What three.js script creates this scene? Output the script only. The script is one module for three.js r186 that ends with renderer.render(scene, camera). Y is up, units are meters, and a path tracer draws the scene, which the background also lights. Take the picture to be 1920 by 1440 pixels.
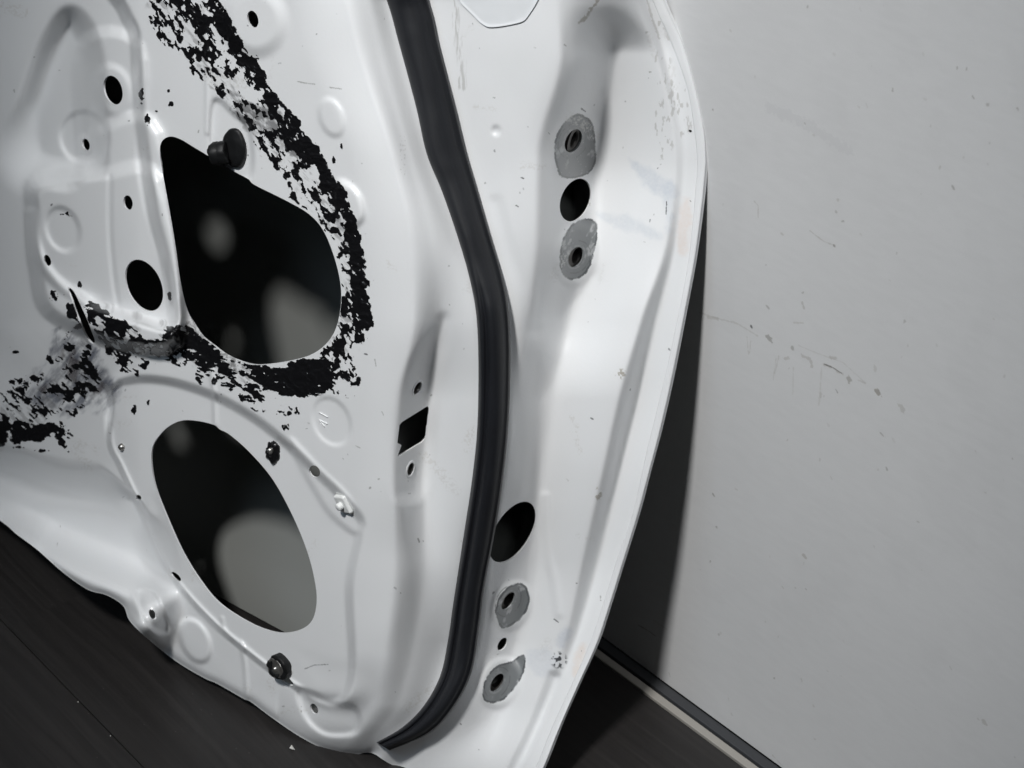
import * as THREE from 'three';
import { RectAreaLightUniformsLib } from 'three/addons/lights/RectAreaLightUniformsLib.js';
import { mergeGeometries } from 'three/addons/utils/BufferGeometryUtils.js';
import { RoundedBoxGeometry } from 'three/addons/geometries/RoundedBoxGeometry.js';

// ---------------------------------------------------------------- camera
const scene = new THREE.Scene();
scene.background = new THREE.Color(0x000000);
const rad = Math.PI / 180;
const PITCH = 32 * rad, HEAD = 40 * rad, FPX = 3600;           // looking down, heading to the wall, focal length in photo pixels
const CAM = [0, 1.025, 0.857];
const F = [-Math.cos(HEAD) * Math.cos(PITCH), -Math.sin(PITCH), -Math.sin(HEAD) * Math.cos(PITCH)];
const camera = new THREE.PerspectiveCamera(2 * Math.atan(720 / FPX) / rad, 4 / 3, 0.02, 60);
camera.position.set(...CAM);
camera.lookAt(CAM[0] + F[0], CAM[1] + F[1], CAM[2] + F[2]);

camera.focus = 1.32; camera.userData.fStop = 16;

// ---------------------------------------------------------------- lamps (no sky: indoors under a ceiling spot, two unseen fill panels added)
const renderer = new THREE.WebGLRenderer({ antialias: true });
renderer.toneMapping = THREE.LinearToneMapping;
renderer.toneMappingExposure = 1.0;
renderer.shadowMap.enabled = true;
RectAreaLightUniformsLib.init();
function fillLamp(name, label, pos, target, w, h, color, power, group) {
  const g = new THREE.Group(); g.name = name; g.position.set(...pos); g.lookAt(...target);
  g.userData = { label, category: 'ceiling lamp' };
  if (group) g.userData.group = group;
  const hm = new THREE.MeshStandardMaterial({ color: 0xb8b8b6, roughness: 0.5, metalness: 0.3 });
  const housing = new THREE.Mesh(new RoundedBoxGeometry(w + 0.03, h + 0.03, 0.04, 2, 0.008), hm); housing.name = 'housing'; housing.position.z = -0.024; g.add(housing);
  const diff = new THREE.Mesh(new THREE.BoxGeometry(w, h, 0.004), new THREE.MeshStandardMaterial({ color: 0xffffff, emissive: new THREE.Color(...color), emissiveIntensity: 3, roughness: 0.6 }));
  diff.name = 'diffuser'; diff.position.z = -0.002; g.add(diff);
  scene.add(g);
  const l = new THREE.RectAreaLight(0xffffff, power, w, h); l.color.setRGB(...color); l.position.set(...pos); l.castShadow = true;
  l.lookAt(...target); l.translateZ(-0.008); scene.add(l); l.name = name + '_light';
}
const AIM = [-0.85, 0.35, 0.15];
function spotLamp(name, label, pos, target, angle, color, power) {
  const g = new THREE.Group(); g.name = name; g.position.set(...pos); g.lookAt(...target); g.userData = { label, category: 'spot lamp' }; scene.add(g);
  const can = new THREE.Mesh(new THREE.LatheGeometry([[0.02, -0.17], [0.06, -0.16], [0.07, -0.02], [0.075, 0.01], [0.07, 0.012], [0.066, -0.02]].map(p => new THREE.Vector2(...p)), 40).rotateX(Math.PI / 2), new THREE.MeshStandardMaterial({ color: 0x1c1c1e, roughness: 0.5 })); can.name = 'lamp_can'; g.add(can);
  const lens = new THREE.Mesh(new THREE.CircleGeometry(0.064, 40), new THREE.MeshStandardMaterial({ color: 0xffffff, emissive: new THREE.Color(...color), emissiveIntensity: 4, roughness: 0.4 })); lens.name = 'lamp_lens'; lens.position.z = -0.022; g.add(lens);
  const l = new THREE.SpotLight(0xffffff, power, 0, angle * rad, 1, 2); l.color.setRGB(...color); l.name = name + '_light';
  l.position.set(...pos); l.target.position.set(...target); l.castShadow = true; l.shadow.radius = 6.5; l.shadow.mapSize.set(2048, 2048); scene.add(l, l.target);
  const d = new THREE.Vector3(...target).sub(l.position).normalize(); l.position.addScaledVector(d, 0.016);
}
spotLamp('spot_lamp', 'bright round spot lamp on the ceiling, aimed at the hinge edge of the door', [-0.25, 2.62, 1.62], [-0.88, 0.34, 0.13], 14.5, [1, 0.988, 0.968], 23.5);
fillLamp('added_side_fill', 'unseen square fill panel added off the hinge end to lift the door edge', [0.66, 2.25, 0.34], AIM, 0.5, 0.5, [0.94, 0.97, 1], 3.5);  // added side fill, no known source; brightens the rounded edge and jamb
fillLamp('added_front_fill', 'unseen wide fill panel added in front of the door for soft bluish ambient light', [-0.6, 2.5, 2.4], AIM, 1.4, 0.8, [0.66, 0.83, 1], 0.55);  // added soft fill in place of room bounce, tints the shade blue

// ---------------------------------------------------------------- small helpers
const cross = (a, b) => [a[1] * b[2] - a[2] * b[1], a[2] * b[0] - a[0] * b[2], a[0] * b[1] - a[1] * b[0]];
const dot = (a, b) => a[0] * b[0] + a[1] * b[1] + a[2] * b[2];
const nrm = a => { const l = Math.hypot(...a); return [a[0] / l, a[1] / l, a[2] / l]; };
const lerp = (a, b, t) => a + (b - a) * t, clamp = (x, a = 0, b = 1) => Math.min(b, Math.max(a, x));
const sst = (a, b, x) => { const t = clamp((x - a) / (b - a)); return t * t * (3 - 2 * t); };
let seed = 12345; const rnd = () => { seed = (seed * 1664525 + 1013904223) >>> 0; return seed / 4294967296; };
const hash = (x, y, s) => { let h = (x * 374761393 + y * 668265263 + s * 2147483647) | 0; h = Math.imul(h ^ (h >>> 13), 1274126177); h ^= h >>> 16; return (h >>> 0) / 4294967296; };
function vnoise(x, y, s = 0) {
  const xi = Math.floor(x), yi = Math.floor(y), fx = x - xi, fy = y - yi, u = fx * fx * (3 - 2 * fx), v = fy * fy * (3 - 2 * fy);
  return lerp(lerp(hash(xi, yi, s), hash(xi + 1, yi, s), u), lerp(hash(xi, yi + 1, s), hash(xi + 1, yi + 1, s), u), v);
}
function fbm(x, y, o = 4, s = 0) { let a = 0, k = 0.5, n = 0; for (let i = 0; i < o; i++) { a += k * vnoise(x, y, s + i * 7); n += k; x = x * 2.03 + 17.1; y = y * 2.03 + 5.3; k *= 0.5; } return a / n; }
function catmull(p, closed, n = 8) {
  const o = [], N = p.length, g = i => closed ? p[(i + N) % N] : p[Math.min(N - 1, Math.max(0, i))];
  for (let i = 0; i < (closed ? N : N - 1); i++) {
    const a = g(i - 1), b = g(i), c = g(i + 1), d = g(i + 2);
    for (let k = 0; k < n; k++) { const t = k / n, t2 = t * t, t3 = t2 * t; o.push([0, 1].map(j => 0.5 * (2 * b[j] + (c[j] - a[j]) * t + (2 * a[j] - 5 * b[j] + 4 * c[j] - d[j]) * t2 + (3 * b[j] - a[j] - 3 * c[j] + d[j]) * t3))); }
  }
  if (!closed) o.push(p[N - 1]);
  return o;
}
function sdPoly(p, x, y) {                                        // + inside, - outside
  let d = 1e18, s = -1;
  for (let i = 0, j = p.length - 1; i < p.length; j = i++) {
    const ax = p[i][0], ay = p[i][1], ex = p[j][0] - ax, ey = p[j][1] - ay, wx = x - ax, wy = y - ay;
    const t = clamp((wx * ex + wy * ey) / (ex * ex + ey * ey + 1e-9)), bx = wx - ex * t, by = wy - ey * t;
    d = Math.min(d, bx * bx + by * by);
    if ((ay > y) !== (p[j][1] > y) && x < (p[j][0] - ax) * (y - ay) / (p[j][1] - ay) + ax) s = -s;
  }
  return s * Math.sqrt(d);
}
function sdLine(p, x, y) {
  let d = 1e18;
  for (let i = 1; i < p.length; i++) { const ax = p[i - 1][0], ay = p[i - 1][1], ex = p[i][0] - ax, ey = p[i][1] - ay, wx = x - ax, wy = y - ay, t = clamp((wx * ex + wy * ey) / (ex * ex + ey * ey + 1e-9)); d = Math.min(d, (wx - ex * t) ** 2 + (wy - ey * t) ** 2); }
  return Math.sqrt(d);
}
function ellipse(cx, cy, rx, ry, deg, n = 36, sq = 1) {           // deg > 0: upper end leans right
  const c = Math.cos(deg * rad), s = Math.sin(deg * rad), o = [];
  for (let i = 0; i < n; i++) { const a = i / n * 2 * Math.PI; let ex = Math.cos(a), ey = Math.sin(a); ex = Math.sign(ex) * Math.abs(ex) ** sq; ey = Math.sign(ey) * Math.abs(ey) ** sq; const px = ex * rx, py = ey * ry; o.push([cx + px * c - py * s, cy + px * s + py * c]); }
  return o;
}
const bbox = p => [Math.min(...p.map(q => q[0])), Math.min(...p.map(q => q[1])), Math.max(...p.map(q => q[0])), Math.max(...p.map(q => q[1]))];
function pchip(xs, ys) {
  const n = xs.length, d = [], m = [];
  for (let i = 0; i < n - 1; i++) d.push((ys[i + 1] - ys[i]) / (xs[i + 1] - xs[i]));
  m[0] = d[0]; m[n - 1] = d[n - 2];
  for (let i = 1; i < n - 1; i++) m[i] = d[i - 1] * d[i] <= 0 ? 0 : 2 * d[i - 1] * d[i] / (d[i - 1] + d[i]);
  return x => {
    if (x <= xs[0]) return ys[0] + m[0] * (x - xs[0]); if (x >= xs[n - 1]) return ys[n - 1] + m[n - 1] * (x - xs[n - 1]);
    let i = 0; while (x > xs[i + 1]) i++;
    const h = xs[i + 1] - xs[i], t = (x - xs[i]) / h, t2 = t * t, t3 = t2 * t;
    return (2 * t3 - 3 * t2 + 1) * ys[i] + (t3 - 2 * t2 + t) * h * m[i] + (3 * t2 - 2 * t3) * ys[i + 1] + (t3 - t2) * h * m[i + 1];
  };
}

// ---------------------------------------------------------------- the door's own frame: U along it, V up it, N out of its trim side
const PSI = 12 * rad, LEAN = 8 * rad, TH = 0.175;
const N = [Math.sin(PSI) * Math.cos(LEAN), Math.sin(LEAN), Math.cos(PSI) * Math.cos(LEAN)];
const UA = [Math.cos(PSI), 0, -Math.sin(PSI)], VA = cross(N, UA);
const RT = nrm(cross(F, [0, 1, 0])), UP = cross(RT, F);
const sight = (x, y) => { const a = (x - 960) / FPX, b = (720 - y) / FPX; return [F[0] + RT[0] * a + UP[0] * b, F[1] + RT[1] * a + UP[1] * b, F[2] + RT[2] * a + UP[2] * b]; };
const touch = sight(1322, 330), tk = -(CAM[2] - 0.003) / touch[2];
const K0 = dot(N, touch) * tk + TH;                               // trim plane, TH in front of the point where the hem touches the wall
const BASE = [-0.95, 0, 0.2];
// design coordinates (x, y) are those of the survey drawing; w is the height over the trim plane in mm
function at(x, y, w) { const r = sight(x, y), t = (K0 + w / 1000) / dot(N, r); return [CAM[0] + r[0] * t - BASE[0], CAM[1] + r[1] * t - BASE[1], CAM[2] + r[2] * t - BASE[2]]; }
function onWall(x, y) { const r = sight(x, y), t = -CAM[2] / r[2]; return [CAM[0] + r[0] * t, CAM[1] + r[1] * t, 0]; }
function onFloor(x, y) { const r = sight(x, y), t = -CAM[1] / r[1]; return [CAM[0] + r[0] * t, 0, CAM[2] + r[2] * t]; }

// ---------------------------------------------------------------- cross-sections of the pressed inner panel, x and height (mm) of ten knots
const ROWS = [-520, -80, 5, 100, 300, 450, 600, 750, 900, 1050, 1200, 1320, 1440, 1560];
const SX = [
  [-400, 380, 460, 505, 545, 620, 700, 790, 815, 900, 960, 985, 1000, 1045],
  [-400, 520, 620, 665, 705, 785, 920, 1030, 1050, 1115, 1135, 1155, 1168, 1205],
  [-400, 545, 645, 690, 728, 808, 940, 1040, 1062, 1130, 1152, 1190, 1212, 1250],
  [-400, 570, 670, 712, 752, 832, 950, 1048, 1070, 1152, 1172, 1230, 1246, 1288],
  [-400, 655, 735, 770, 804, 880, 950, 1004, 1030, 1120, 1142, 1265, 1283, 1323],
  [-400, 680, 765, 812, 858, 922, 965, 1003, 1028, 1112, 1138, 1250, 1266, 1308],
  [-400, 690, 770, 830, 893, 955, 980, 996, 1010, 1070, 1095, 1200, 1232, 1283],
  [-400, 680, 745, 812, 897, 957, 972, 985, 1020, 1040, 1064, 1157, 1198, 1252],
  [-400, 665, 735, 800, 886, 945, 958, 975, 1008, 1025, 1050, 1124, 1161, 1216],
  [-400, 650, 735, 800, 866, 917, 930, 950, 995, 1013, 1036, 1090, 1124, 1170],
  [-400, 635, 720, 780, 841, 897, 910, 930, 972, 990, 1012, 1058, 1080, 1123],
  [-400, 600, 700, 750, 803, 855, 870, 890, 935, 955, 975, 1012, 1035, 1070],
  [-400, 520, 610, 650, 690, 745, 770, 800, 880, 905, 925, 962, 980, 1018],
  [-400, 460, 540, 580, 620, 680, 700, 730, 820, 845, 865, 900, 930, 968]];
const SW = [
  [0, 0, -9, -16, -26, -46, -60, -76, -80, -100, -110, -120, -130, -160],
  [0, 0, -9, -16, -26, -46, -64, -78, -82, -98, -103, -112, -128, -162],
  [0, 0, -8, -21, -37, -54, -67, -79, -85, -112, -118, -136, -156, -168],
  [0, 0, -8, -22, -38, -56, -68, -80, -91, -148, -151, -158, -169, -173],
  [0, 0, -8, -23, -39, -61, -69, -76, -89, -157, -160, -167, -172, -175],
  [0, 0, -7, -22, -41, -62, -68, -74, -87, -144, -148, -157, -165, -169],
  [0, 0, -6, -30, -41, -64, -71, -78, -88, -127, -131, -137, -157, -160],
  [0, 0, -5, -40, -46, -66, -75, -84, -107, -112, -114, -122, -150, -152],
  [0, 0, -5, -40, -47, -64, -72, -84, -106, -110, -112, -117, -141, -143],
  [0, 0, -8, -37, -52, -66, -73, -84, -107, -111, -112, -116, -134, -136],
  [0, 0, -6, -31, -54, -68, -74, -84, -102, -104, -105, -109, -118, -120],
  [0, 0, -6, -22, -42, -54, -59, -66, -84, -88, -89, -92, -98, -99],
  [0, 0, -6, -12, -20, -38, -42, -47, -60, -64, -66, -69, -73, -74],
  [0, 0, -6, -12, -20, -34, -37, -40, -48, -51, -52, -54, -55, -56]];
const KX = SX[0].map((_, k) => pchip(ROWS, SX.map(r => r[k]))), KW = SX[0].map((_, k) => pchip(ROWS, SW.map(r => r[k])));
const rowFn = y => pchip(KX.map(f => f(y)), KW.map(f => f(y)));
const edgeX = y => KX[13](y), edgeW = y => KW[13](y);
// height of the outer skin as a function of the door's own V
const skinV = (() => { const v = [], w = []; for (let y = 1520; y >= -500; y -= 20) { const p = at(edgeX(y), y, edgeW(y)); v.push(dot(p, VA)); w.push(edgeW(y)); } return v2 => { if (v2 <= v[0]) return w[0] + 8 * clamp((v[0] - v2) / 0.03); let i = 0; while (i < v.length - 2 && v2 > v[i + 1]) i++; return lerp(w[i], w[i + 1], clamp((v2 - v[i]) / (v[i + 1] - v[i]))); }; })();
const skinW = (x, y) => { let w = -120; for (let i = 0; i < 7; i++) w = lerp(w, skinV(dot(at(x, y, w), VA)), 0.7); return w; };

// ---------------------------------------------------------------- pressings: closed outline, height in mm, softness
const feats = [];
const press = (p, h, soft, smooth = true, sf = null) => feats.push({ p: smooth ? catmull(p, true, 6) : p, h, soft, sf });
const ridge = (p, h, wd) => feats.push({ line: catmull(p, false, 6), h, soft: wd });
// arm-rest pocket, stepping out towards the bottom
press([[-500, -560], [120, -560], [185, -90], [232, 20], [254, 75], [262, 200], [272, 300], [287, 400], [308, 480], [324, 560], [322, 612], [262, 600], [190, 578], [130, 570], [60, 650], [-60, 700], [-500, 720]], -18, 70, true, (x, y) => lerp(70, 13, sst(80, 190, x)));
press([[150, 88], [262, 88], [268, 330], [330, 640], [110, 600], [66, 500], [62, 400], [70, 345], [150, 330]], 6.5, 14);
press([[185, 245], [300, 250], [330, 640], [110, 600], [66, 500], [62, 400], [70, 345], [190, 320]], 6.5, 15);
press([[66, 335], [190, 325], [300, 338], [340, 640], [110, 600], [66, 500], [60, 400]], 7, 16);
press([[128, 30], [160, 60], [176, 120], [182, 210], [178, 300], [120, 318], [70, 322], [44, 300], [36, 250], [60, 165], [92, 80]], -20, 60, true, (x, y) => lerp(26, 60, sst(120, 50, x) * sst(180, 300, y)));
press(ellipse(158, 258, 44, 48, -15), -3, 6, false);
press(ellipse(212, 170, 34, 48, -15), 2.5, 9, false);
press(ellipse(161, 271, 11, 18, -16), 1.6, 3, false);
press(ellipse(118, 430, 30, 42, -18), -2.6, 5, false);
ridge([[206, 330], [206, 430], [213, 520], [222, 575]], -1.4, 7);
ridge([[58, 400], [64, 450], [84, 500], [120, 540], [160, 566]], 4, 15);
// speaker seat and the lower strip
const SEAT = [[206, 735], [250, 712], [320, 716], [400, 742], [470, 780], [530, 826], [590, 882], [640, 930], [676, 975], [672, 1010], [655, 1100], [660, 1250], [640, 1312], [600, 1312], [560, 1290], [510, 1257], [455, 1214], [400, 1167], [340, 1102], [300, 1040], [262, 950], [226, 872], [207, 828]];
press(SEAT, -7, 9);
const seatLow = catmull([[204, 738], [207, 828], [226, 872], [262, 950], [300, 1040], [340, 1102], [400, 1167], [455, 1214], [510, 1257], [560, 1290], [600, 1312], [650, 1320]], false, 5);
press([[-500, 700], [120, 690], [203, 730], [205, 828], [224, 873], [260, 951], [298, 1041], [338, 1103], [398, 1168], [453, 1215], [508, 1258], [558, 1291], [598, 1313], [650, 1321], [700, 1325], [690, 1480], [300, 1480], [-500, 1200]], -10, 70, true, (x, y) => lerp(4, 70, sst(6, 70, sdLine(seatLow, x, y))) + 22 * sst(540, 640, x));
press([[545, 822], [600, 880], [652, 930], [676, 985], [664, 1000], [620, 965], [590, 920], [562, 870]], 1.7, 7);
press([[-500, 820], [0, 978], [100, 1020], [170, 1048], [240, 1076], [290, 1106], [304, 1140], [290, 1190], [228, 1240], [150, 1290], [-500, 1300]], 50, 46);
press([[-500, 690], [0, 862], [100, 894], [190, 905], [240, 925], [272, 965], [298, 1045], [290, 1110], [150, 1190], [-500, 1120]], -26, 40, true, (x, y) => lerp(40, 5, sst(40, 4, sdLine(seatLow, x, y)) * sst(1020, 960, y)));
press([[256, 1112], [287, 1112], [303, 1140], [316, 1172], [310, 1186], [292, 1182], [270, 1160]], -4, 5);
press(ellipse(366, 1201, 26, 43, -24), 2.6, 5, false);
press([[562, 1292], [566, 1328], [586, 1360], [618, 1378], [668, 1372], [668, 1330], [620, 1316]], -3.4, 6);
press(ellipse(477, 40, 54, 60, -10), 3.2, 17, false);
press([[632, 344], [655, 346], [676, 372], [680, 410], [650, 430], [628, 400]], 3, 8);
press(ellipse(622, 220, 22, 36, -18), 1.4, 6, false);
press(ellipse(622, 790, 33, 46, -24), -1.2, 4, false);
press([[400, 190], [440, 215], [468, 245], [470, 330], [420, 330], [396, 300]], -3, 5);
// weld line down the panel
ridge([[384, -300], [384, 0], [388, 120], [388, 250]], 1.5, 4.5);
ridge([[396, 690], [402, 745], [404, 798]], 2.2, 5);
ridge([[416, 1158], [421, 1182]], 1.6, 4.5); ridge([[452, 1204], [460, 1250], [463, 1312]], 2, 4.5);
// check-strap recess on the edge
press([[832, 596], [806, 636], [776, 684], [756, 735], [746, 800], [742, 880], [748, 930], [780, 930], [800, 880], [810, 800], [816, 700], [832, 640]], -3, 18);
// hinge pads, dimple and creases of the jamb
press(ellipse(1078, 268, 40, 66, 12), 1.6, 8, false); press(ellipse(1080, 478, 38, 58, 12), 1.6, 8, false);
press(ellipse(960, 1135, 34, 46, 22), 1.6, 7, false); press(ellipse(938, 1280, 36, 48, 22), 1.6, 7, false);
press(ellipse(930, 245, 7, 8, 0), -1.2, 3, false);
ridge([[1038, 1270], [1020, 1320], [990, 1390], [965, 1440], [930, 1520]], -4, 16);
ridge([[1022, 930], [1026, 1030], [1040, 1090], [1048, 1150]], 0.8, 14);
ridge([[930, 380], [960, 480], [990, 570], [1002, 620]], -0.6, 20);
press([[1000, 620], [1040, 560], [1090, 545], [1110, 520], [1075, 600], [1050, 640]], -2, 30);

// ---------------------------------------------------------------- openings in the panel
const H = {};
H.window = catmull([[300, 290], [303, 266], [318, 256], [338, 261], [365, 277], [400, 298], [440, 322], [466, 336], [478, 347], [540, 378], [580, 402], [606, 432], [626, 480], [638, 530], [639, 572], [630, 615], [612, 644], [585, 664], [550, 675], [500, 683], [468, 682], [430, 668], [400, 647], [375, 625], [352, 582], [339, 530], [329, 460], [319, 400], [308, 340]], true, 6);
H.speaker = catmull([[300, 815], [320, 797], [345, 788], [375, 790], [402, 797], [412, 805], [432, 816], [470, 850], [512, 900], [550, 970], [578, 1040], [592, 1100], [593, 1136], [584, 1165], [562, 1181], [528, 1187], [490, 1178], [450, 1158], [410, 1130], [380, 1095], [345, 1040], [315, 975], [292, 915], [284, 870], [286, 838]], true, 6);
H.slot = catmull([[128, 538], [138, 546], [150, 570], [163, 598], [172, 622], [178, 640], [172, 644], [160, 628], [148, 600], [138, 572], [130, 550]], true, 4);
H.check = [[749, 797], [754, 791], [802, 761], [804, 766], [797, 822], [792, 829], [745, 857], [753, 834], [745, 831]];
const holeE = [[212, 169, 17, 28, -16], [161, 271, 7, 11.5, -16], [240, 380, 8.5, 14, -10], [474, 36, 10, 16.5, -16], [89, 488, 6, 11, -20], [270, 535, 32, 51, -24], [513, 849, 9, 16, -20], [590, 884, 9.5, 12, -30], [330, 1081, 5, 12, -48], [286, 1152, 6, 10.5, -28], [538, 1275, 5, 16, -50], [589, 1329, 6.5, 10.5, -28], [230, 838, 4, 6, -20], [260, 933, 4.5, 5.5, -30],
  [783, 728, 8, 14, 24], [770, 880, 8.5, 12.5, 26],
  [1075, 264, 14, 23, 26], [1079, 375, 27, 42, 22], [1080, 482, 13, 20, 24], [961, 998, 33, 64, 31], [953, 1127, 9, 19, 32], [942, 1208, 7.5, 13.5, 30], [932, 1280, 9.5, 19, 32], [1294, 246, 3.5, 3, 20]];
const holes = [H.window, H.speaker, H.slot, H.check, ...holeE.map(e => ellipse(...e))];
const hemOuter = catmull([[1045, -520], [1150, -250], [1245, 0], [1280, 80], [1303, 160], [1320, 240], [1324, 293], [1323, 320], [1317, 383], [1304, 480], [1287, 573], [1263, 697], [1240, 800], [1217, 887], [1198, 960], [1167, 1060], [1140, 1147], [1120, 1207], [1087, 1280], [1053, 1357], [1020, 1440], [985, 1510]], false, 6);
const hemInner = catmull([[1020, -520], [1128, -250], [1223, 0], [1253, 67], [1287, 160], [1300, 233], [1307, 300], [1303, 367], [1297, 433], [1287, 513], [1260, 647], [1233, 763], [1210, 857], [1187, 960], [1155, 1055], [1128, 1142], [1103, 1213], [1070, 1288], [1038, 1357], [1004, 1440], [970, 1506]], false, 6);
const lowEdge = [[968, 1512], [905, 1503], [747, 1440], [697, 1412], [662, 1415], [610, 1405], [560, 1380], [510, 1346], [470, 1316], [458, 1311], [430, 1295], [405, 1281], [380, 1270], [330, 1240], [275, 1196], [243, 1164], [231, 1136], [200, 1116], [165, 1106], [120, 1075], [70, 1031], [30, 1001], [0, 976], [-120, 895], [-330, 745]];
const outline = [...hemOuter, ...catmull(lowEdge, false, 5), [-330, -520]];

// ---------------------------------------------------------------- height grid
const FX0 = -50, FX1 = 1400, FY0 = -50, FY1 = 1560, FS = 2.5;
const axis = (a, f0, f1, b, s, c) => { const o = []; for (let v = a; v < f0 - 1; v += c) o.push(v); for (let v = f0; v <= f1; v += s) o.push(v); for (let v = f1 + c; v <= b; v += c) o.push(v); return o; };
const GX = axis(-350, FX0, FX1, 1400, FS, 15), GY = axis(-550, FY0, FY1, 1560, FS, 15), NX = GX.length, NY = GY.length;
const WG = new Float32Array(NX * NY), SD = new Float32Array(NX * NY);
for (let j = 0; j < NY; j++) { const f = rowFn(GY[j]); for (let i = 0; i < NX; i++) WG[j * NX + i] = f(GX[i]); }
function overBox(b, m, fn) { for (let j = 0; j < NY; j++) { if (GY[j] < b[1] - m || GY[j] > b[3] + m) continue; for (let i = 0; i < NX; i++) { if (GX[i] < b[0] - m || GX[i] > b[2] + m) continue; fn(j * NX + i, GX[i], GY[j]); } } }
for (const f of feats) {
  const b = bbox(f.p || f.line);
  if (f.p) overBox(b, f.soft, (k, x, y) => { const q = f.sf ? f.sf(x, y) : f.soft; WG[k] += f.h * sst(-q, q, sdPoly(f.p, x, y)); });
  else overBox(b, f.soft, (k, x, y) => { const d = sdLine(f.line, x, y); if (d < f.soft) WG[k] += f.h * (1 - sst(0, f.soft, d)); });
}
for (let j = 0; j < NY; j++) { const m = sst(960, 860, GY[j]); for (let i = 0; i < NX; i++) if (GX[i] < 290) { const d = Math.max(0, 262 - GX[i]); WG[j * NX + i] -= m * (0.11 * d * d / (d + 60) + 0.035 * d * clamp((GY[j] + 100) / 900)); } }
// rounded lower corner, rolled lower edge, slight waviness of the pressing
const lowLine = catmull(lowEdge.slice(3), false, 5);
overBox([-400, 700, 760, 1470], 0, (k, x, y) => { const d = sdLine(lowLine, x, y); const wd = x > 520 ? 60 : 16; if (d < wd) { const t = 1 - d / wd; WG[k] -= (x > 520 ? lerp(6, 14, sst(520, 660, x)) : 5) * (1 - Math.sqrt(1 - Math.min(0.98, t * t))); } });
for (let j = 0; j < NY; j++) for (let i = 0; i < NX; i++) WG[j * NX + i] += 0.7 * (fbm(GX[i] / 130, GY[j] / 130, 2, 3) - 0.5);
for (let pass = 0; pass < 2; pass++) {
  const o = WG.slice();
  for (let j = 1; j < NY - 1; j++) for (let i = 1; i < NX - 1; i++) { const k = j * NX + i; WG[k] = (4 * o[k] + 2 * (o[k - 1] + o[k + 1] + o[k - NX] + o[k + NX]) + o[k - NX - 1] + o[k - NX + 1] + o[k + NX - 1] + o[k + NX + 1]) / 16; }
}
const find = (A, v) => { let a = 0, b = A.length - 2; while (a < b) { const m = (a + b + 1) >> 1; if (A[m] <= v) a = m; else b = m - 1; } return a; };
const IX0 = find(GX, FX0), IY0 = find(GY, FY0);
function Wat(x, y) {
  let i = x >= FX0 && x < FX1 ? IX0 + Math.floor((x - FX0) / FS) : find(GX, x), j = y >= FY0 && y < FY1 ? IY0 + Math.floor((y - FY0) / FS) : find(GY, y);
  i = clamp(i, 0, NX - 2); j = clamp(j, 0, NY - 2);
  const u = clamp((x - GX[i]) / (GX[i + 1] - GX[i])), v = clamp((y - GY[j]) / (GY[j + 1] - GY[j])), k = j * NX + i;
  return lerp(lerp(WG[k], WG[k + 1], u), lerp(WG[k + NX], WG[k + NX + 1], u), v);
}
const nearOut = bbox(outline);
for (let j = 0; j < NY; j++) for (let i = 0; i < NX; i++) SD[j * NX + i] = sdPoly(outline, GX[i], GY[j]);
for (const h of holes) overBox(bbox(h), 8, (k, x, y) => { SD[k] = Math.min(SD[k], -sdPoly(h, x, y)); });

// ---------------------------------------------------------------- paint map of the inner panel, laid out by the sheet's own length
const TS = 2048; let um = [1e9, 1e9], uM = [-1e9, -1e9];
const sheetUV = (p, w) => [dot(p, UA) - w / 1000, dot(p, VA)];
for (const x of [-20, 300, 700, 1000, 1200, 1340]) for (const y of [-20, 300, 700, 1100, 1460]) { const w = Wat(x, y), q = sheetUV(at(x, y, w), w); for (const a of [0, 1]) { um[a] = Math.min(um[a], q[a]); uM[a] = Math.max(uM[a], q[a]); } }
const toUV = q => [(q[0] - um[0]) / (uM[0] - um[0]), (q[1] - um[1]) / (uM[1] - um[1])];
const texX = new Float32Array(TS * TS).fill(-1e4), texY = new Float32Array(TS * TS);
for (let y = -10; y < 1450; y += 0.75) for (let x = -10; x < 1335; x += 0.55) {
  const w = Wat(x, y), q = toUV(sheetUV(at(x, y, w), w)), a = Math.floor(q[0] * TS), b = Math.floor(q[1] * TS);
  if (a >= 0 && b >= 0 && a < TS && b < TS) { texX[b * TS + a] = x; texY[b * TS + a] = y; }
}
const paint = new Float32Array(TS * TS * 3);
const WHITE = [0.762, 0.772, 0.782];
for (let k = 0; k < TS * TS; k++) { const a = k % TS, b = (k / TS) | 0, n = 1 + 0.02 * (fbm(a / 90, b / 90, 3, 5) - 0.5) + 0.015 * (hash(a, b, 2) - 0.5); for (let c = 0; c < 3; c++) paint[k * 3 + c] = WHITE[c] * n; }
function stain(b, col, fn) {                                     // fn(x, y) -> coverage
  for (let k = 0; k < TS * TS; k++) {
    const x = texX[k], y = texY[k]; if (x < b[0] || x > b[2] || y < b[1] || y > b[3]) continue;
    const a = clamp(fn(x, y)); if (a > 0) for (let c = 0; c < 3; c++) paint[k * 3 + c] = lerp(paint[k * 3 + c], col[c], a);
  }
}
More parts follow.
